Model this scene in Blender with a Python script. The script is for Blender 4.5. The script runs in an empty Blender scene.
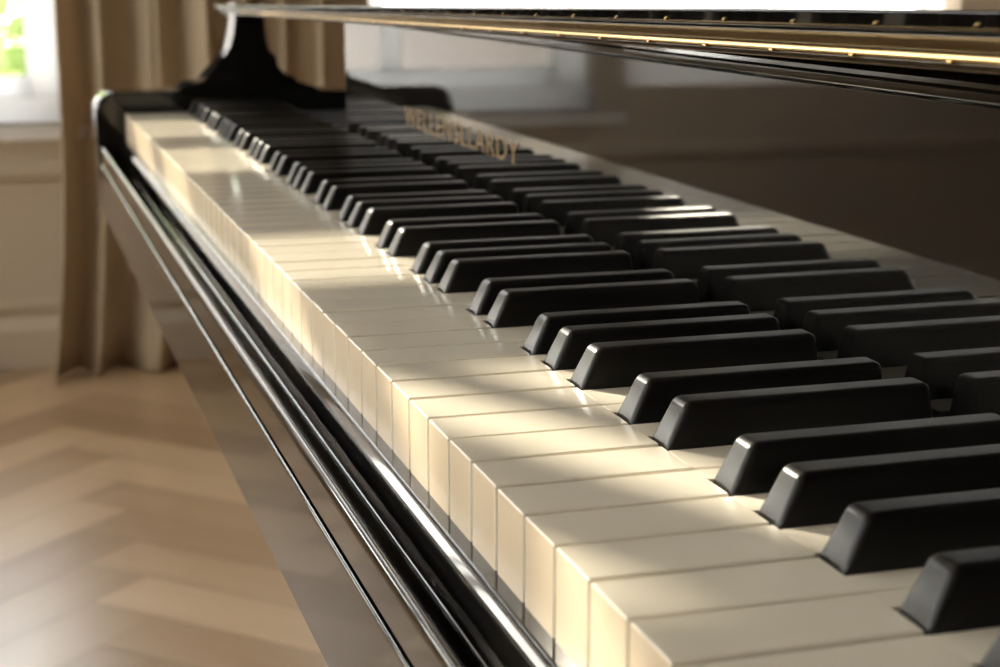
import bpy, bmesh, math, random
from mathutils import Vector, Matrix
random.seed(7)
C = bpy.context.scene.collection
ZK = 0.72            # height of the white key tops above the floor
P = 0.0235           # white key pitch
L = 0.0551           # white key head length
YM = 0.146           # face of the fallboard
XE = -55.3 * P       # bass end of the keyboard
XN = 8 * P           # treble end
WX = -3.40           # inner face of the far wall

# ------------------------------------------------------------------ materials
def mat(name, col, rough=0.5, metal=0.0, spec=0.5, coat=0.0, sub=0.0):
    m = bpy.data.materials.new(name); m.use_nodes = True
    b = m.node_tree.nodes['Principled BSDF']
    b.inputs['Base Color'].default_value = (*col, 1)
    b.inputs['Roughness'].default_value = rough
    b.inputs['Metallic'].default_value = metal
    b.inputs['Specular IOR Level'].default_value = spec
    b.inputs['Coat Weight'].default_value = coat
    b.inputs['Coat Roughness'].default_value = 0.04
    return m

def noise_col(m, c1, c2, scale=(1, 1, 1), nscale=5.0, detail=4.0, bump=0.0, coord='Object'):
    nt = m.node_tree; b = nt.nodes['Principled BSDF']
    tc = nt.nodes.new('ShaderNodeTexCoord'); mp = nt.nodes.new('ShaderNodeMapping')
    mp.inputs['Scale'].default_value = scale
    nz = nt.nodes.new('ShaderNodeTexNoise'); nz.inputs['Scale'].default_value = nscale; nz.inputs['Detail'].default_value = detail
    rp = nt.nodes.new('ShaderNodeValToRGB')
    rp.color_ramp.elements[0].position = 0.3; rp.color_ramp.elements[1].position = 0.7
    rp.color_ramp.elements[0].color = (*c1, 1); rp.color_ramp.elements[1].color = (*c2, 1)
    nt.links.new(tc.outputs[coord], mp.inputs[0]); nt.links.new(mp.outputs[0], nz.inputs[0])
    nt.links.new(nz.outputs[0], rp.inputs[0]); nt.links.new(rp.outputs[0], b.inputs['Base Color'])
    if bump:
        bp = nt.nodes.new('ShaderNodeBump'); bp.inputs['Strength'].default_value = bump; bp.inputs['Distance'].default_value = 0.002
        nt.links.new(nz.outputs[0], bp.inputs['Height']); nt.links.new(bp.outputs[0], b.inputs['Normal'])
    return m

M = {}
M['lacquer'] = noise_col(mat('black_lacquer', (.006, .0055, .005), .045, spec=.48), (.0055, .005, .0045), (.008, .007, .006), (1, 30, 30), 4)
M['fallboard'] = noise_col(mat('black_lacquer_fallboard', (.006, .0055, .005), .035, spec=.9), (.0055, .005, .0045), (.008, .007, .006), (1, 30, 30), 4)
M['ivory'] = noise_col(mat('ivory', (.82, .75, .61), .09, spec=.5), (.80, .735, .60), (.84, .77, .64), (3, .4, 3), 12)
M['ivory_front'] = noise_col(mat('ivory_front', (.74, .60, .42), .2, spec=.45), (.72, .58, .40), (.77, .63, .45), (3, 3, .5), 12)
M['keywood'] = noise_col(mat('key_wood', (.30, .17, .07), .7), (.22, .12, .05), (.34, .2, .09), (40, 3, 40), 8)
M['ebony'] = noise_col(mat('ebony', (.008, .0075, .007), .30, spec=.34), (.006, .0055, .005), (.011, .010, .009), (30, 2, 30), 9)
M['felt'] = noise_col(mat('felt', (.02, .018, .02), .95), (.012, .01, .012), (.04, .035, .04), (1, 1, 1), 900)
M['brass'] = noise_col(mat('brass', (.80, .55, .22), .22, metal=1), (.74, .50, .20), (.84, .60, .26), (1, 1, 1), 60)
M['gold'] = noise_col(mat('gold_leaf', (.26, .16, .06), .5, metal=.3), (.23, .14, .05), (.29, .18, .07), (1, 1, 1), 90)
M['lidwood'] = noise_col(mat('lid_edge_lacquer', (.030, .020, .012), .12, spec=.6), (.035, .022, .011), (.075, .05, .026), (1, 40, 60), 6)
M['wall'] = noise_col(mat('wall_paint', (.66, .55, .42), .55), (.65, .54, .41), (.68, .57, .44), (1, 1, 1), 3)
M['white'] = noise_col(mat('white_gloss_paint', (.86, .85, .83), .35), (.85, .84, .82), (.88, .87, .85), (1, 1, 1), 4)
M['frame'] = mat('translucent_white_frame', (.90, .89, .87), .4)
def add_translucent(m, w, col):
    nt = m.node_tree; b = nt.nodes['Principled BSDF']
    tr = nt.nodes.new('ShaderNodeBsdfTranslucent'); tr.inputs[0].default_value = (*col, 1)
    mx = nt.nodes.new('ShaderNodeMixShader'); mx.inputs[0].default_value = w
    nt.links.new(b.outputs[0], mx.inputs[1]); nt.links.new(tr.outputs[0], mx.inputs[2]); nt.links.new(mx.outputs[0], nt.nodes['Material Output'].inputs[0])
noise_col(M['frame'], (.89, .88, .86), (.92, .91, .89), (1, 1, 1), 4)
add_translucent(M['frame'], .8, (.95, .94, .92))  # translucency added so daylight from outside brightens the frame
M['ceil'] = noise_col(mat('ceiling_paint', (.82, .80, .76), .8), (.81, .79, .75), (.84, .82, .78), (1, 1, 1), 2)
M['lawn'] = noise_col(mat('lawn', (.12, .22, .05), .9), (.08, .17, .03), (.17, .28, .08), (1, 1, 1), 3)
M['terrace'] = noise_col(mat('terrace_stone', (.42, .38, .32), .85), (.36, .32, .27), (.48, .44, .38), (1, 1, 1), 2)
M['render'] = noise_col(mat('sun_block_render', (.58, .54, .52), .85), (.55, .51, .49), (.61, .57, .55), (1, 1, 1), 2)  # used only on the added sun blockers
M['blind'] = noise_col(mat('dark_screen_cloth', (.10, .07, .05), .9), (.085, .06, .042), (.12, .085, .06), (60, 60, 60), 8)
M['walnut'] = noise_col(mat('walnut_panel', (.10, .06, .035), .45), (.075, .045, .026), (.13, .08, .048), (2, 2, .3), 7)
M['bark'] = noise_col(mat('bark', (.10, .07, .05), .9), (.07, .05, .035), (.15, .11, .08), (8, 8, 1), 6)
M['leaf'] = noise_col(mat('leaf', (.30, .40, .16), .6), (.20, .30, .09), (.46, .54, .24), (1, 1, 1), 1.4)
add_translucent(M['leaf'], .3, (.50, .60, .22))

def curtain_mat():
    m = mat('curtain_linen', (.72, .58, .40), .9)
    nt = m.node_tree; b = nt.nodes['Principled BSDF']
    noise_col(m, (.66, .53, .37), (.76, .63, .45), (60, 60, 200), 6)
    tr = nt.nodes.new('ShaderNodeBsdfTranslucent'); tr.inputs[0].default_value = (.55, .44, .30, 1)
    mx = nt.nodes.new('ShaderNodeMixShader'); mx.inputs[0].default_value = .32
    out = nt.nodes['Material Output']
    nt.links.new(b.outputs[0], mx.inputs[1]); nt.links.new(tr.outputs[0], mx.inputs[2]); nt.links.new(mx.outputs[0], out.inputs[0])
    return m
M['curtain'] = curtain_mat()

def glass_mat():
    m = bpy.data.materials.new('window_glass'); m.use_nodes = True; nt = m.node_tree
    for n in list(nt.nodes):
        if n.type != 'OUTPUT_MATERIAL': nt.nodes.remove(n)
    t = nt.nodes.new('ShaderNodeBsdfTransparent'); t.inputs[0].default_value = (.97, .98, .97, 1)
    g = nt.nodes.new('ShaderNodeBsdfGlossy'); g.inputs['Roughness'].default_value = .02
    lw = nt.nodes.new('ShaderNodeFresnel'); lw.inputs[0].default_value = 1.3
    mx = nt.nodes.new('ShaderNodeMixShader'); out = nt.nodes['Material Output']
    nt.links.new(lw.outputs[0], mx.inputs[0]); nt.links.new(t.outputs[0], mx.inputs[1]); nt.links.new(g.outputs[0], mx.inputs[2]); nt.links.new(mx.outputs[0], out.inputs[0])
    return m
M['glass'] = glass_mat()

def parquet_mat():
    m = mat('oak_parquet', (.4, .27, .16), .30, spec=.8)
    nt = m.node_tree; b = nt.nodes['Principled BSDF']
    at = nt.nodes.new('ShaderNodeAttribute'); at.attribute_name = 'tone'
    uv = nt.nodes.new('ShaderNodeUVMap'); uv.uv_map = 'UVMap'
    mp = nt.nodes.new('ShaderNodeMapping'); mp.inputs['Scale'].default_value = (3, 60, 1)
    nz = nt.nodes.new('ShaderNodeTexNoise'); nz.inputs['Scale'].default_value = 1.0; nz.inputs['Detail'].default_value = 6
    nt.links.new(uv.outputs[0], mp.inputs[0]); nt.links.new(mp.outputs[0], nz.inputs[0])
    rp = nt.nodes.new('ShaderNodeValToRGB')
    e = rp.color_ramp.elements
    e[0].position = 0.0; e[0].color = (.32, .19, .095, 1); e[1].position = 1; e[1].color = (.80, .58, .36, 1)
    ad = nt.nodes.new('ShaderNodeMath'); ad.operation = 'MULTIPLY_ADD'; ad.inputs[1].default_value = .3
    nt.links.new(nz.outputs[0], ad.inputs[0])
    sc = nt.nodes.new('ShaderNodeMath'); sc.operation = 'MULTIPLY'; sc.inputs[1].default_value = .6
    nt.links.new(at.outputs['Fac'], sc.inputs[0]); nt.links.new(sc.outputs[0], ad.inputs[2])
    nt.links.new(ad.outputs[0], rp.inputs[0]); nt.links.new(rp.outputs[0], b.inputs['Base Color'])
    rr = nt.nodes.new('ShaderNodeMath'); rr.operation = 'MULTIPLY_ADD'; rr.inputs[1].default_value = .16; rr.inputs[2].default_value = .24
    nt.links.new(nz.outputs[0], rr.inputs[0]); nt.links.new(rr.outputs[0], b.inputs['Roughness'])
    return m
M['parquet'] = parquet_mat()

# ------------------------------------------------------------------ helpers
def link(name, bm, m, parent=None, smooth=False, angle=None, weighted=False):
    me = bpy.data.meshes.new(name); bmesh.ops.recalc_face_normals(bm, faces=bm.faces[:])
    bm.to_mesh(me); bm.free(); me.materials.append(M[m] if isinstance(m, str) else m)
    if smooth:
        for p in me.polygons: p.use_smooth = True
        if angle is not None: me.set_sharp_from_angle(angle=math.radians(angle))
    o = bpy.data.objects.new(name, me); C.objects.link(o)
    if weighted:
        for p in me.polygons: p.use_smooth = True
        w_ = o.modifiers.new('normals', 'WEIGHTED_NORMAL'); w_.keep_sharp = True; w_.weight = 100; w_.mode = 'FACE_AREA'
    if parent: o.parent = parent; o.matrix_parent_inverse = parent.matrix_world.inverted()
    return o

def box(bm, x0, x1, y0, y1, z0, z1):
    vs = [bm.verts.new((x, y, z)) for x in (x0, x1) for y in (y0, y1) for z in (z0, z1)]
    for f in ((0, 1, 3, 2), (4, 6, 7, 5), (0, 4, 5, 1), (2, 3, 7, 6), (0, 2, 6, 4), (1, 5, 7, 3)):
        bm.faces.new([vs[i] for i in f])
    return vs

def bevel(bm, w, seg=2, edges=None):
    bmesh.ops.bevel(bm, geom=edges or bm.edges[:], offset=w, segments=seg, profile=.5, affect='EDGES', clamp_overlap=True)

def prism_x(bm, prof, x0, x1, f0=None, f1=None):
    """a closed (y,z) outline run along x"""
    a = [bm.verts.new((x0, *(f0(p) if f0 else p))) for p in prof]
    b = [bm.verts.new((x1, *(f1(p) if f1 else p))) for p in prof]
    n = len(prof)
    for i in range(n): bm.faces.new((a[i], a[(i + 1) % n], b[(i + 1) % n], b[i]))
    bm.faces.new(a[::-1]); bm.faces.new(b)

def arc(cy, cz, ry, rz, a0, a1, n):
    return [(cy + ry * math.cos(math.radians(a0 + (a1 - a0) * i / n)), cz + rz * math.sin(math.radians(a0 + (a1 - a0) * i / n))) for i in range(n + 1)]

def mm(pts): return [(y * .001, ZK + z * .001) for y, z in pts]

def empty(name, loc, label, cat, group=None):
    o = bpy.data.objects.new(name, None); C.objects.link(o); o.location = loc
    o['label'] = label; o['category'] = cat
    if group: o['group'] = group
    bpy.context.view_layer.update()
    return o

def struct(name, bm, m, label=None, **k):
    o = link(name, bm, m, **k); o['kind'] = 'structure'
    if label: o['label'] = label; o['category'] = name.split('_')[0]
    return o

# ------------------------------------------------------------------ piano
piano = empty('grand_piano', (-.55, .5, 0), 'black lacquered grand piano with cream white keys, black keys and gold lettering above them', 'piano')

# where each black key sits, in key widths from the octave seam, bass side positive
SEEN = {-2: -2.0, -1: -.73, 1: .76, 2: 2.13, 3: 3.43, 5: 5.09, 6: 6.41, 8: 8.12, 9: 9.54, 10: 10.82, 12: 12.42, 13: 13.52, 15: 15.34, 16: 16.61, 17: 17.78, 19: 19.5}
OFF = {1: -.15, 2: 0, 3: .15, 5: -.13, 6: .13}
blacks = {}
for s in range(-7, 55):
    if s % 7 in OFF:
        b0 = s + OFF[s % 7]
        d = SEEN[s] - s if s in SEEN else (OFF[s % 7] + (.26 if s > 19 else 0))
        blacks[s] = s + max(-.28, min(.28, d))
HB = .0067           # half foot width of a black key
YB = .1405           # rear end of the keys

G = .0008
for k in range(-8, 55):                     # white key between seams k and k+1; x = -seam * pitch
    xa, xb = -(k + 1) * P + G, -k * P - G   # far side, near side
    ta = (-blacks[k + 1] * P + HB + .0008) if (k + 1) in blacks else xa
    tb = (-blacks[k] * P - HB - .0008) if k in blacks else xb
    ta, tb = max(ta, xa - .004), min(tb, xb + .004)
    bm = bmesh.new()
    dz = random.uniform(-.00015, .00015)
    vs = box(bm, xa, xb, 0, L - .0001, ZK - .0245, ZK + dz)
    es = [e for e in bm.edges if not all(v.co.z < ZK - .01 for v in e.verts) and not all(v.co.y > .02 for v in e.verts)]
    bevel(bm, .0006, 3, es)
    bt = bmesh.new(); box(bt, ta, tb, L + .0001, YB + .002, ZK - .0245, ZK + dz - .00004)
    bevel(bt, .0003, 1, [e for e in bt.edges if all(v.co.z > ZK - .01 for v in e.verts)])
    tmp = bpy.data.meshes.new('t'); bt.to_mesh(tmp); bt.free(); bm.from_mesh(tmp); bpy.data.meshes.remove(tmp)
    o = link('white_key', bm, 'ivory', piano, smooth=True, angle=70, weighted=True)
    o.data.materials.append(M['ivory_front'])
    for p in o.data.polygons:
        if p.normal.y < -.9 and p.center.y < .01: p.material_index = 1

def black_key(xc):
    bm = bmesh.new()
    z0, z1 = ZK - .006, ZK + .0125
    hb, ht = HB, .0051
    yb = YB - .0005
    lo = [(-hb, L + .0006), (hb, L + .0006), (hb, yb), (-hb, yb)]
    mid = [(-hb, L + .0009), (hb, L + .0009), (hb, yb), (-hb, yb)]
    hi = [(-ht, L + .0066), (ht, L + .0066), (ht, yb - .0012), (-ht, yb - .0012)]
    rings = [[bm.verts.new((xc + x, y, z)) for x, y in r] for r, z in ((lo, z0), (mid, ZK + .0008), (hi, z1))]
    for a, b in zip(rings, rings[1:]):
        for i in range(4): bm.faces.new((a[i], a[(i + 1) % 4], b[(i + 1) % 4], b[i]))
    bm.faces.new(rings[0][::-1]); bm.faces.new(rings[-1])
    bm.edges.ensure_lookup_table()
    top = rings[-1]
    tope = [e for e in bm.edges if all(v in top for v in e.verts)]
    side = [e for e in bm.edges if (e.verts[0] in rings[1] and e.verts[1] in top) or (e.verts[1] in rings[1] and e.verts[0] in top)]
    bevel(bm, .0021, 4, tope + side)
    return bm
for s, pos in blacks.items():
    link('black_key', black_key(-pos * P), 'ebony', piano, smooth=True, angle=70, weighted=True)

# wooden frame the keys run on, seen as the dark brown in the gaps
bm = bmesh.new(); box(bm, XE + .001, XN - .001, .002, .135, ZK - .040, ZK - .0255)
link('key_frame', bm, 'keywood', piano)

# front rail in front of the keys: flat ledge, big roll, thin bead, outer bead, face with groove
X0, X1 = XE - .045, XN + .045
def curve(p, th0, th1, d, n):
    """n short steps to the left over a run d while the surface tilts from th0 to th1 degrees"""
    y, z = p; o = []
    for i in range(n):
        th = math.radians(th0 + (th1 - th0) * (i + .5) / n); y -= d / n; z -= d / n * math.tan(th); o.append((y, z))
    return o
prof = [(20, -23.2), (-3.9, -23.2), (-4.1, -22.9)]
prof += curve(prof[-1], 5, 54, 1.0, 7)
prof += curve(prof[-1], 54, 70, 2.6, 14)
prof += curve(prof[-1], 70, 86, .8, 9)
prof += [(-8.45, -34.5), (-8.1, -40.2)]
prof += arc(-8.1, -41.0, .7, .7, 90, 260, 8)
prof += [(-7.6, -42.2), (-7.2, -54.0), (-20.4, -54.0)]
prof += arc(-22.4, -30.6, 1.7, 2.2, -25, 180, 16)
prof += [(-24.5, -32.0), (-24.2, -43.2), (-23.6, -43.8), (-21.6, -44.0), (-21.6, -45.4)]
prof += arc(-23.9, -46.4, 1.1, 1.0, 60, 180, 5)
prof += [(-25.0, -48), (-25.0, -91.0), (-24.2, -92), (20, -92)]
bm = bmesh.new(); prism_x(bm, mm(prof), XE, XN)
link('front_rail', bm, 'lacquer', piano, smooth=True, angle=32, weighted=True)

bm = bmesh.new(); box(bm, XE - .040, XN + .040, .0205, .62, ZK - .092, ZK - .041); bevel(bm, .002, 1)
link('keybed', bm, 'lacquer', piano)

# arms at both ends of the keyboard: low scroll in front, slim column up to the lid
def arm(x0, x1):
    pts = [(-25, -92), (-26, -40), (-26.6, -20), (-26.6, -3)]
    pts += arc(-9, 2, 17.6, 17.6, 176, 90, 8)
    pts += [(0, 19.4), (30, 19.6), (48, 20.0), (62, 22.5), (73.4, 27.5), (83, 33.5), (90, 40), (96.5, 49), (101, 60), (104.3, 73), (105.8, 85), (106, 100)]
    pts += [(133.3, 100), (133.5, 82), (134.5, 68), (136.8, 57.5), (140.5, 48.5), (145.3, 41), (151.2, 34.2), (158.5, 28), (167.4, 22.9), (176, 19.6), (186, 17.8), (217, 16.6)]
    pts += arc(229, -7.5, 24, 24, 84, 8, 7)
    pts += [(253, -40), (253, -92)]
    bm = bmesh.new(); prism_x(bm, mm(pts), x0, x1)
    es = [e for e in bm.edges if abs(e.verts[0].co.x - e.verts[1].co.x) < 1e-6 and max(v.co.z for v in e.verts) > ZK - .06]
    bevel(bm, .0035, 3, es)
    return bm
for a, b in ((XE - .047, XE - .0006), (XN + .0006, XN + .047)):
    link('arm', arm(a, b), 'lacquer', piano, smooth=True, angle=50, weighted=True)

# felt strip and fallboard
bm = bmesh.new(); box(bm, XE + .002, XN - .002, YB + .003, YM + .003, ZK - .02, ZK - .0012)
link('felt_strip', bm, 'felt', piano)
FX0 = -.985
bm = bmesh.new()
pf = [(146, -12), (146, 93)] + arc(144.2, 95.2, 2.2, 2.2, 270, 180, 4) + [(142, 97.2), (143.2, 98.2), (143.2, 99.6), (164, 99.6), (166, 98), (166, -12)]
bm = bmesh.new(); prism_x(bm, mm(pf), FX0, XN - .002)
fall = link('fallboard', bm, 'fallboard', piano, smooth=True, angle=30, weighted=True)
bm = bmesh.new(); box(bm, XE + .002, FX0 - .001, YM + .0005, YM + .104, ZK - .02, ZK - .001); bevel(bm, .002, 2)
link('key_block', bm, 'felt', piano)

# gold lettering on the fallboard
def lettering(text, x0, x1, zbase, h):
    cu = bpy.data.curves.new('lettering', 'FONT'); cu.body = text; cu.size = 1; cu.extrude = .004; cu.offset = -.006; cu.space_character = 1.12
    ob = bpy.data.objects.new('lettering_tmp', cu); C.objects.link(ob)
    dg = bpy.context.evaluated_depsgraph_get()
    me = bpy.data.meshes.new_from_object(ob.evaluated_get(dg)); bpy.data.objects.remove(ob)
    xs = [v.co.x for v in me.vertices]; ys = [v.co.y for v in me.vertices]
    mx, Mx, my, My = min(xs), max(xs), min(ys), max(ys)
    for v in me.vertices:
        x = x0 + (v.co.x - mx) / (Mx - mx) * (x1 - x0)
        z = zbase + (v.co.y - my) / (My - my) * h
        y = YM - .0002 - v.co.z * .03
        v.co = (x, y, z)
    me.materials.clear(); me.materials.append(M['gold'])
    o = bpy.data.objects.new('lettering', me); C.objects.link(o); o.parent = fall
    o.matrix_parent_inverse = fall.matrix_world.inverted()
    o['label'] = 'gold capital letters'
    return o
lettering('WELLENSLLARDY', -.790, -.538, ZK + .0295, .0125)

# lid: plate over the whole case, its front edge built of two boards with a brass hinge between
def zb(x): return ZK + .107 + .01286 * (x + .023)
def zt(x): return ZK + .1215 + .0181 * (x + .025)
LX0, LX1 = XE - .062, XN + .062
def lid_prof(lo, hi, y0, y1, r, under=0.0):
    """rounded-nose board between two fractions of the lid height"""
    n = 6; pts = []
    for i in range(n + 1):
        a = math.radians(-90 - 90 * i / n); pts.append((y0 + under + r + r * math.cos(a), lo, r + r * math.sin(a)))
    for i in range(n + 1):
        a = math.radians(180 - 90 * i / n); pts.append((y0 + r + r * math.cos(a), hi, -r + r * math.sin(a)))
    pts += [(y1, hi, 0), (y1, lo, 0)]
    return pts
def lid_board(bm, prof, x0, x1):
    def ring(x):
        return [bm.verts.new((x, y, zb(x) + f * (zt(x) - zb(x)) + dz)) for y, f, dz in prof]
    a, b = ring(x0), ring(x1); n = len(prof)
    for i in range(n): bm.faces.new((a[i], a[(i + 1) % n], b[(i + 1) % n], b[i]))
    bm.faces.new(a[::-1]); bm.faces.new(b)
bm = bmesh.new(); lid_board(bm, lid_prof(.62, 1.0, .0945, .40, .0009, .0032), LX0, LX1)
lid = link('lid', bm, 'lacquer', piano, smooth=True, angle=30, weighted=True)
bm = bmesh.new(); lid_board(bm, lid_prof(.30, .60, .0980, .30, .0005, .0028), LX0 + .004, LX1 - .004)
link('lid_moulding', bm, 'lidwood', piano, smooth=True, angle=30, weighted=True)
bm = bmesh.new(); lid_board(bm, lid_prof(.0, .155, .0995, .30, .0005, .0012), LX0 + .004, LX1 - .004)
link('lid_lower_board', bm, 'lidwood', piano, smooth=True, angle=30, weighted=True)
bm = bmesh.new(); lid_board(bm, lid_prof(.16, .29, .0988, .20, .0007, .0), LX0 + .12, LX1 - .01)
hinge = link('brass_hinge', bm, 'brass', piano, smooth=True, angle=30, weighted=True)
bm = bmesh.new()
bmesh.ops.create_cone(bm, cap_ends=True, segments=10, radius1=.0005, radius2=.0005, depth=.0022,
                      matrix=Matrix.Rotation(.0129, 4, 'Y') @ Matrix.Rotation(math.pi / 2, 4, 'Y'))
kn = link('hinge_knuckle', bm, 'brass', hinge, smooth=True, angle=40)
for i in range(26):
    x = -1.0 + i * .0475
    o = kn if i == 0 else kn.copy()
    if i: C.objects.link(o)
    o.location = (x, .0988, zb(x) + .165 * (zt(x) - zb(x)))

# case: curved rim behind the keyboard and the rear plate of the lid
def outline(ins=0.0, y0=.26):
    xl, xr = XE - .045 + ins, XN + .045 - ins
    pts = [(xl, y0), (xl, 1.25)]
    for i in range(9):
        a = math.radians(180 - 90 * i / 8); pts.append((xl + .30 + .30 * math.cos(a), 1.25 + (.30 - ins) * math.sin(a)))
    for t in (.12, .3, .5, .7, .88, 1.0):
        pts.append((xl + .30 + (xr - xl - .30) * t, 1.55 - ins - (.85 * (3 * t * t - 2 * t ** 3))))
    pts += [(xr, y0)]
    return pts
bm = bmesh.new(); out, inn = outline(), outline(.035)
for z0f in (0,):
    a0 = [bm.verts.new((x, y, ZK - .092)) for x, y in out]; a1 = [bm.verts.new((x, y, zb(x) - .0006)) for x, y in out]
    b0 = [bm.verts.new((x, y, ZK - .092)) for x, y in inn]; b1 = [bm.verts.new((x, y, zb(x) - .0006)) for x, y in inn]
    n = len(out)
    for i in range(n - 1):
        bm.faces.new((a0[i], a0[i + 1], a1[i + 1], a1[i])); bm.faces.new((b0[i + 1], b0[i], b1[i], b1[i + 1]))
        bm.faces.new((a1[i], a1[i + 1], b1[i + 1], b1[i])); bm.faces.new((a0[i + 1], a0[i], b0[i], b0[i + 1]))
    for i in (0, n - 1): bm.faces.new((a0[i], a1[i], b1[i], b0[i]))
link('rim', bm, 'lacquer', piano, smooth=True, angle=30, weighted=True)
bm = bmesh.new(); pl = outline(-.012, .402)
a = [bm.verts.new((x, y, zb(x))) for x, y in pl]; b = [bm.verts.new((x, y, zt(x))) for x, y in pl]
for i in range(len(pl)): j = (i + 1) % len(pl); bm.faces.new((a[i], a[j], b[j], b[i]))
bm.faces.new(a[::-1]); bm.faces.new(b)
link('lid_rear_plate', bm, 'lacquer', piano)
bm = bmesh.new(); pl = outline(.036, .622)
a = [bm.verts.new((x, y, ZK - .03)) for x, y in pl]; b = [bm.verts.new((x, y, ZK - .018)) for x, y in pl]
for i in range(len(pl)): j = (i + 1) % len(pl); bm.faces.new((a[i], a[j], b[j], b[i]))
bm.faces.new(a[::-1]); bm.faces.new(b)
link('soundboard', bm, 'keywood', piano)

for lx, ly in ((XE + .10, .42), (XN - .10, .42), (-.82, 1.38)):
    bm = bmesh.new()
    for (w0, w1, z0, z1) in ((.055, .06, .62, ZK - .0925), (.03, .045, .07, .62)):
        v = [bm.verts.new((lx + sx * w, ly + sy * w, z)) for w, z in ((w0, z0), (w1, z1)) for sx, sy in ((-1, -1), (1, -1), (1, 1), (-1, 1))]
        for i in range(4): bm.faces.new((v[i], v[(i + 1) % 4], v[4 + (i + 1) % 4], v[4 + i]))
        bm.faces.new(v[:4][::-1]); bm.faces.new(v[4:])
    bevel(bm, .004, 2)
    leg = link('leg', bm, 'lacquer', piano)
    bm = bmesh.new()
    bmesh.ops.create_cone(bm, cap_ends=True, segments=24, radius1=.026, radius2=.026, depth=.022, matrix=Matrix.Translation((lx + .01, ly, .026)) @ Matrix.Rotation(math.pi / 2, 4, 'Y'))
    bmesh.ops.create_cone(bm, cap_ends=True, segments=24, radius1=.020, radius2=.026, depth=.035, matrix=Matrix.Translation((lx, ly, .062)))
    link('caster', bm, 'brass', leg, smooth=True, angle=40)

# ------------------------------------------------------------------ room
RX1, RY0, RY1, RH = 1.9, -2.6, 2.6, 2.75
TH = .20
# parquet: herringbone blocks laid at 45 degrees to the wall
bm = bmesh.new(); W, N = .112, 5
uvl = bm.loops.layers.uv.new('UVMap'); tl = bm.verts.layers.float.new('tone')
s2 = math.sqrt(.5); ox, oy = -2.487, .052
def plank(i, j, di, dj):
    g = .0009
    cs = [(i * W + g, j * W + g), ((i + di) * W - g, j * W + g), ((i + di) * W - g, (j + dj) * W - g), (i * W + g, (j + dj) * W - g)]
    w = [(ox + (p + q) * s2, oy + (p - q) * s2) for p, q in cs]
    cx, cy = sum(a for a, _ in w) / 4, sum(b for _, b in w) / 4
    if not (WX - .35 < cx < RX1 + .35 and RY0 - .35 < cy < RY1 + .35): return
    w = [(min(max(x, WX - .1), RX1 + .1), min(max(y, RY0 - .1), RY1 + .1)) for x, y in w]
    t = random.random(); vs = [bm.verts.new((x, y, 0)) for x, y in w]
    try: f = bm.faces.new(vs)
    except ValueError: return
    o_ = random.random() * 9
    uvs = [(0, 0), (di * W, 0), (di * W, dj * W), (0, dj * W)]
    for v in vs: v[tl] = t
    for lp, (a_, b_) in zip(f.loops, uvs):
        lp[uvl].uv = (a_ + o_, b_ + o_) if di > dj else (b_ + o_, a_ + o_)
for i in range(-60, 61):
    for j in range(-60, 61):
        d = (i - j) % (2 * N)
        if d == 0: plank(i, j, N, 1)
        elif d == 2 * N - 1: plank(i, j, 1, N)
box(bm, WX - .1, RX1 + .1, RY0 - .1, RY1 + .1, -.06, -.0015)
struct('floor', bm, 'parquet')

bm = bmesh.new(); box(bm, WX - TH, RX1 + TH, RY0 - TH, RY1 + TH, RH, RH + .1); struct('ceiling', bm, 'ceil')

def wall_with_holes(name, axis, c0, c1, u0, u1, holes):
    """slab between c0 and c1 on one axis; holes are (u0,u1,z0,z1)"""
    us = sorted({u0, u1, *[h[0] for h in holes], *[h[1] for h in holes]})
    zs = sorted({0, RH, *[h[2] for h in holes], *[h[3] for h in holes]})
    bm = bmesh.new()
    for a, b in zip(us, us[1:]):
        for c, d in zip(zs, zs[1:]):
            m_ = ((a + b) / 2, (c + d) / 2)
            if any(h[0] < m_[0] < h[1] and h[2] < m_[1] < h[3] for h in holes): continue
            if axis == 'x': box(bm, c0, c1, a, b, c, d)
            else: box(bm, a, b, c0, c1, c, d)
    return struct(name, bm, 'wall')
W1 = (-.95, .035, ZK - .190, ZK + 1.72)
W2 = (-2.57, -1.02, ZK - .14, ZK + 1.86)
W3 = (.70, 2.20, ZK - .14, ZK + 1.80)
wall_with_holes('wall_far', 'x', WX - TH, WX, RY0 - TH, RY1 + TH, [W1, W2, W3])
LW = [(-3.37, -1.75, .92, 2.45), (-1.72, -.10, .92, 2.45), (-.07, 1.6, .92, 2.45)]
wall_with_holes('wall_left', 'y', RY0 - TH, RY0, WX, RX1 + TH, LW)
bm = bmesh.new(); box(bm, WX, RX1 + TH, RY1, RY1 + TH, 0, RH); struct('wall_right', bm, 'walnut')
bm = bmesh.new(); box(bm, RX1, RX1 + TH, RY0, RY1, 0, RH); struct('wall_near', bm, 'walnut')

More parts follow.
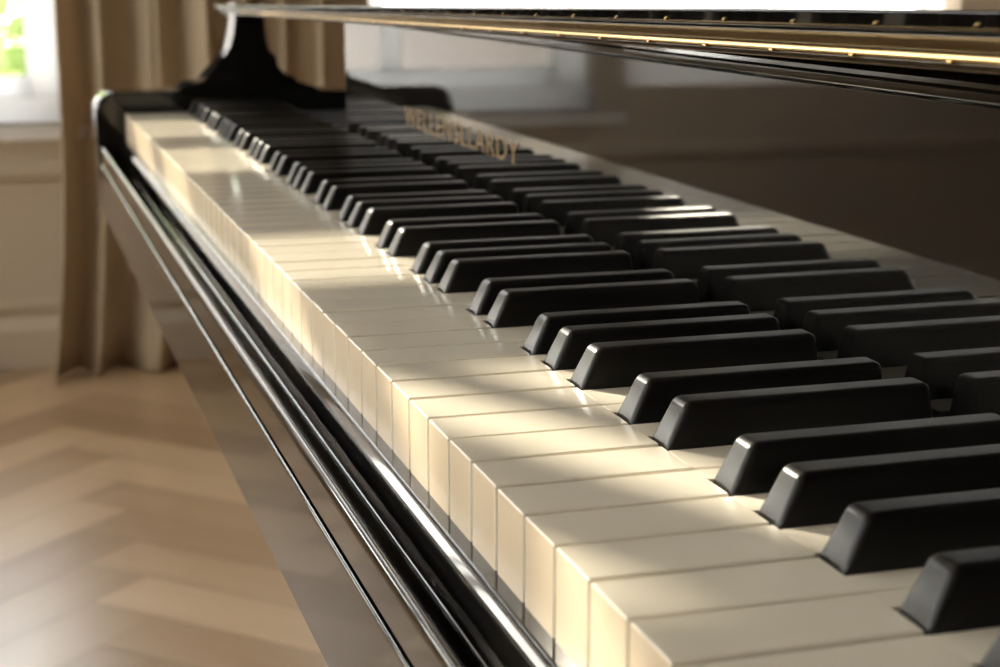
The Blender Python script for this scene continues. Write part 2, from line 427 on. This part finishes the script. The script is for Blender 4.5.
def window_x(name, y0, y1, z0, z1, stile, rail, slim=.012, bars_y=(), bars_z=(), sun_blocks=()):
    xo, xi = WX - .135, WX - .075
    root = bpy.data.objects.new(name, None); C.objects.link(root); root['kind'] = 'structure'
    bm = bmesh.new()
    box(bm, xo, xi, y0, y0 + stile, z0, z1); box(bm, xo, xi, y1 - stile, y1, z0, z1)
    box(bm, xo, xi, y0 + stile, y1 - stile, z0, z0 + rail); box(bm, xo, xi, y0 + stile, y1 - stile, z1 - stile, z1)
    for a, b in bars_y: box(bm, xo + slim, xi - slim, a, b, z0 + rail, z1 - stile)
    for a, b in bars_z: box(bm, xo + slim + .001, xi - slim - .001, y0 + stile, y1 - stile, a, b)
    for a, b, c, d_ in sun_blocks: box(bm, xo + slim + .0005, xi - slim - .0005, a, b, c, d_)
    o = link('window_frame', bm, 'frame', root); o['kind'] = 'structure'
    bm = bmesh.new(); box(bm, xo + .028, xo + .031, y0 + stile * .8, y1 - stile * .8, z0 + rail * .8, z1 - stile * .8)
    o = link('window_glass', bm, 'glass', root); o['kind'] = 'structure'
    return root
w = window_x('window_1', W1[0], W1[1], W1[2] + .052, W1[3], .078, .045, bars_y=[(-.50, -.455)])
bm = bmesh.new(); box(bm, WX - .14, WX - .05, W1[0], W1[1], W1[2], W1[2] + .052)
o = link('window_subsill', bm, 'frame', w); o['kind'] = 'structure'
bm = bmesh.new(); box(bm, WX - .14, WX + .07, W1[0] - .05, W1[1] + .05, W1[2] - .027, W1[2]); bevel(bm, .006, 2)
o = link('window_sill', bm, 'frame', w); o['kind'] = 'structure'
K = ZK
window_x('window_2', W2[0], W2[1], W2[2], W2[3], .02, .06, .024,
         bars_y=[(-1.685, -1.634), (-1.597, -1.577)],
         bars_z=[(K + 1.10, K + 1.188), (K + 1.273, K + 1.318), (K + 1.402, K + 1.545), (K + 1.618, K + 1.702)],  # bars spaced to cast the sun bands on the keys
         sun_blocks=[(-1.385, W2[1] - .02, K + 1.54, K + 1.625), (-1.54, W2[1] - .02, K + 1.70, W2[3] - .02)])  # closed panels added to keep sun off the black key tops
window_x('window_6', W3[0], W3[1], W3[2], W3[3], .05, .06)
bm = bmesh.new(); box(bm, WX - .045, WX - .042, W3[0] + .005, W3[1] - .005, ZK + .36, W3[3] - .003)
box(bm, WX - .052, WX - .036, W3[0] + .005, W3[1] - .005, ZK + .345, ZK + .36)
o = link('window_blind', bm, 'blind', bpy.data.objects['window_6']); o['kind'] = 'structure'  # unseen panel added to darken reflections on the black keys
for n, (x0, x1, z0, z1) in enumerate(LW):
    root = bpy.data.objects.new('window_%d' % (n + 3), None); C.objects.link(root); root['kind'] = 'structure'
    bm = bmesh.new(); y0, y1 = RY0 - .13, RY0 - .07
    box(bm, x0, x0 + .06, y0, y1, z0, z1); box(bm, x1 - .06, x1, y0, y1, z0, z1)
    box(bm, x0 + .06, x1 - .06, y0, y1, z0, z0 + .07); box(bm, x0 + .06, x1 - .06, y0, y1, z1 - .06, z1)
    xm = (x0 + x1) / 2; box(bm, xm - .03, xm + .03, y0 + .01, y1 - .01, z0 + .07, z1 - .06)
    o = link('window_frame', bm, 'white', root); o['kind'] = 'structure'
    bm = bmesh.new(); box(bm, x0 + .05, x1 - .05, y0 + .028, y0 + .031, z0 + .06, z1 - .05)
    o = link('window_glass', bm, 'glass', root); o['kind'] = 'structure'

# wainscot mouldings and baseboard of the far wall
bm = bmesh.new()
bp = [(0, 0), (.020, 0), (.020, .085), (.015, .095), (.008, .104), (.004, .110), (0, .112)]
a = [bm.verts.new((WX + x, RY0, z)) for x, z in bp]; b = [bm.verts.new((WX + x, RY1, z)) for x, z in bp]
for i in range(len(bp)): j = (i + 1) % len(bp); bm.faces.new((a[i], a[j], b[j], b[i]))
bm.faces.new(a); bm.faces.new(b[::-1])
struct('baseboard_far', bm, 'wall')
bm = bmesh.new()
def ledge(z0, z1, d):
    box(bm, WX - .001, WX + d, RY0, RY1, z0, z1)
zr = ZK - .300
ledge(zr, zr + .028, .018); ledge(zr - .010, zr, .010)
bevel(bm, .004, 2)
struct('trim_1', bm, 'wall')
bm = bmesh.new()
y = -2.5
while y < 2.3:                                # recessed panels: raised stiles and rails
    pass; break
ledge(.128, .150, .010)
bevel(bm, .004, 2)
struct('trim_2', bm, 'wall')

# curtain beside the window
def curtain(name, y0, y1, zt_, label):
    bm = bmesh.new(); nu, nv = 150, 40; rows = []
    rnd = [random.uniform(-.5, .5) for _ in range(20)]
    for v in range(nv + 1):
        t = v / nv; z = .004 + (zt_ - .004) * t
        row = []
        for u in range(nu + 1):
            s = u / nu
            flare = (1 - min(t / .22, 1)) ** 2
            yy = y0 + (y1 - y0) * s + flare * (.05 * (s - .5) - .02)
            ph = s * 2 * math.pi * 6.5 + 1.1 * math.sin(s * 7 + .6) + .25 * math.sin(t * 5 + s * 9)
            amp = .030 + .010 * math.sin(s * 11 + 1) + .012 * flare
            xx = WX + .105 + amp * math.sin(ph) + .012 * math.sin(2 * ph + s * 5) + flare * .02 * math.sin(ph * .5)
            yy += .014 * math.cos(ph)
            row.append(bm.verts.new((xx, yy, z)))
        rows.append(row)
    for a, b in zip(rows, rows[1:]):
        for i in range(nu): bm.faces.new((a[i], a[i + 1], b[i + 1], b[i]))
    o = link(name, bm, 'curtain', smooth=True)
    md = o.modifiers.new('thick', 'SOLIDIFY'); md.thickness = .003
    o['label'] = label; o['category'] = 'curtain'
    return o
curtain('curtain', .008, .60, 2.62, 'beige floor length pleated curtain hanging beside the window behind the piano')

# ------------------------------------------------------------------ garden and unseen sun blockers
bm = bmesh.new(); box(bm, -40, WX - TH - .01, -30, 30, -.5, -.35); box(bm, WX - TH, 20, -30, RY0 - TH - .01, -.5, -.35)
struct('ground', bm, 'terrace')
bm = bmesh.new(); box(bm, -6.6, -5.5, -2.0, -.42, -.36, 3.55)
struct('wall_garden', bm, 'render')  # unseen wall added to stop sun through window_1 and grey its reflection
bm = bmesh.new(); box(bm, -5.45, WX - TH - .01, -3.8, -.98, ZK + .55, ZK + 1.14); box(bm, -6.05, -5.45, -3.8, -2.01, ZK + .55, ZK + 1.14)
box(bm, WX - TH, 4, -4.7, RY0 - TH - .01, 2.52, 2.58)
struct('roof_porch', bm, 'render')  # unseen slabs added to cut floor sun patches and low sky reflections
def tree(x, y, h, r, label, n=1300):
    root = empty('garden_tree', (x, y, -.35), label, 'tree', None)
    bm = bmesh.new(); nseg = 8; prev = None
    for k in range(6):
        t = k / 5; rr = .16 * (1 - .6 * t); c = (x + .15 * math.sin(t * 2), y + .1 * t, -.35 + t * (h * .75))
        ring = [bm.verts.new((c[0] + rr * math.cos(2 * math.pi * i / nseg), c[1] + rr * math.sin(2 * math.pi * i / nseg), c[2])) for i in range(nseg)]
        if prev:
            for i in range(nseg): bm.faces.new((prev[i], prev[(i + 1) % nseg], ring[(i + 1) % nseg], ring[i]))
        else: bm.faces.new(ring[::-1])
        prev = ring
    bm.faces.new(prev); link('trunk', bm, 'bark', root, smooth=True)
    bm = bmesh.new(); blobs = [(random.gauss(0, r * .45), random.gauss(0, r * .45), random.uniform(.15, 1) * h) for _ in range(26)]
    for _ in range(n):
        b = random.choice(blobs); q = [random.gauss(0, .26) for _ in range(3)]
        c = Vector((x + b[0] + q[0], y + b[1] + q[1], -.35 + max(.12, b[2] + q[2])))
        d = Vector([random.gauss(0, 1) for _ in range(3)]).normalized(); e = d.orthogonal().normalized(); f = d.cross(e)
        s = random.uniform(.05, .10)
        bm.faces.new([bm.verts.new(c + e * s * 1.6), bm.verts.new(c + f * s), bm.verts.new(c - e * s * 1.6), bm.verts.new(c - f * s)])
    link('crown', bm, 'leaf', root)
tree(-9.5, .15, 2.6, 1.1, 'leafy green tree seen through the window pane at the upper left')

# ------------------------------------------------------------------ light
wd = bpy.data.worlds.new('sky'); bpy.context.scene.world = wd; wd.use_nodes = True
nt = wd.node_tree; bg = nt.nodes['Background']
tc = nt.nodes.new('ShaderNodeTexCoord'); sx = nt.nodes.new('ShaderNodeSeparateXYZ'); rp = nt.nodes.new('ShaderNodeValToRGB')
nt.links.new(tc.outputs['Generated'], sx.inputs[0]); nt.links.new(sx.outputs[2], rp.inputs[0]); nt.links.new(rp.outputs[0], bg.inputs[0])
e = rp.color_ramp.elements
e[0].position = 0; e[0].color = (1, .94, .85, 1); e[1].position = .8; e[1].color = (.72, .84, 1, 1)
bg.inputs[1].default_value = 5.0

A, EL = math.radians(26), math.radians(25)
d = Vector((math.cos(A) * math.cos(EL), math.sin(A) * math.cos(EL), -math.sin(EL)))
sl = bpy.data.lights.new('sun', 'SUN'); sl.energy = 5.6; sl.angle = math.radians(.32); sl.color = (1, .89, .73)
so = bpy.data.objects.new('sun', sl); C.objects.link(so); so.rotation_euler = d.to_track_quat('-Z', 'Y').to_euler(); so.location = (-8, -4, 6)

def portal(name, loc, rot, sx, sy):
    l = bpy.data.lights.new(name, 'AREA'); l.shape = 'RECTANGLE'; l.size = sx; l.size_y = sy; l.cycles.is_portal = True
    o = bpy.data.objects.new(name, l); C.objects.link(o); o.location = loc; o.rotation_euler = rot
for y0, y1, z0, z1 in (W1, W2, W3):
    portal('portal', (WX - TH - .005, (y0 + y1) / 2, (z0 + z1) / 2), (0, -math.pi / 2, 0), z1 - z0, y1 - y0)
for x0, x1, z0, z1 in LW:
    portal('portal', ((x0 + x1) / 2, RY0 - TH - .005, (z0 + z1) / 2), (math.pi / 2, 0, 0), x1 - x0, z1 - z0)

# ------------------------------------------------------------------ camera
YAW, PITCH, FPX = 0.2946, 0.21458, 1663.07
fwd = Vector((-math.cos(YAW) * math.cos(PITCH), math.sin(YAW) * math.cos(PITCH), -math.sin(PITCH)))
cd = bpy.data.cameras.new('camera'); co = bpy.data.objects.new('camera', cd); C.objects.link(co)
co.location = (.2992, -.1182, ZK + .1299); co.rotation_euler = fwd.to_track_quat('-Z', 'Y').to_euler()
cd.sensor_width = 36; cd.lens = FPX * 36 / 1000; cd.clip_start = .01
cd.dof.use_dof = True; cd.dof.focus_distance = .52; cd.dof.aperture_fstop = 20
S = bpy.context.scene; S.camera = co
S.view_settings.view_transform = 'Standard'; S.view_settings.look = 'None'; S.view_settings.gamma = 1
S.view_settings.use_curve_mapping = False; S.view_settings.exposure = 1.08
try:
    S.cycles.use_denoising = True; S.cycles.denoiser = 'OPENIMAGEDENOISE'; S.cycles.sample_clamp_indirect = 8
    S.cycles.max_bounces = 10; S.cycles.transparent_max_bounces = 12; S.cycles.caustics_reflective = True
except Exception: pass
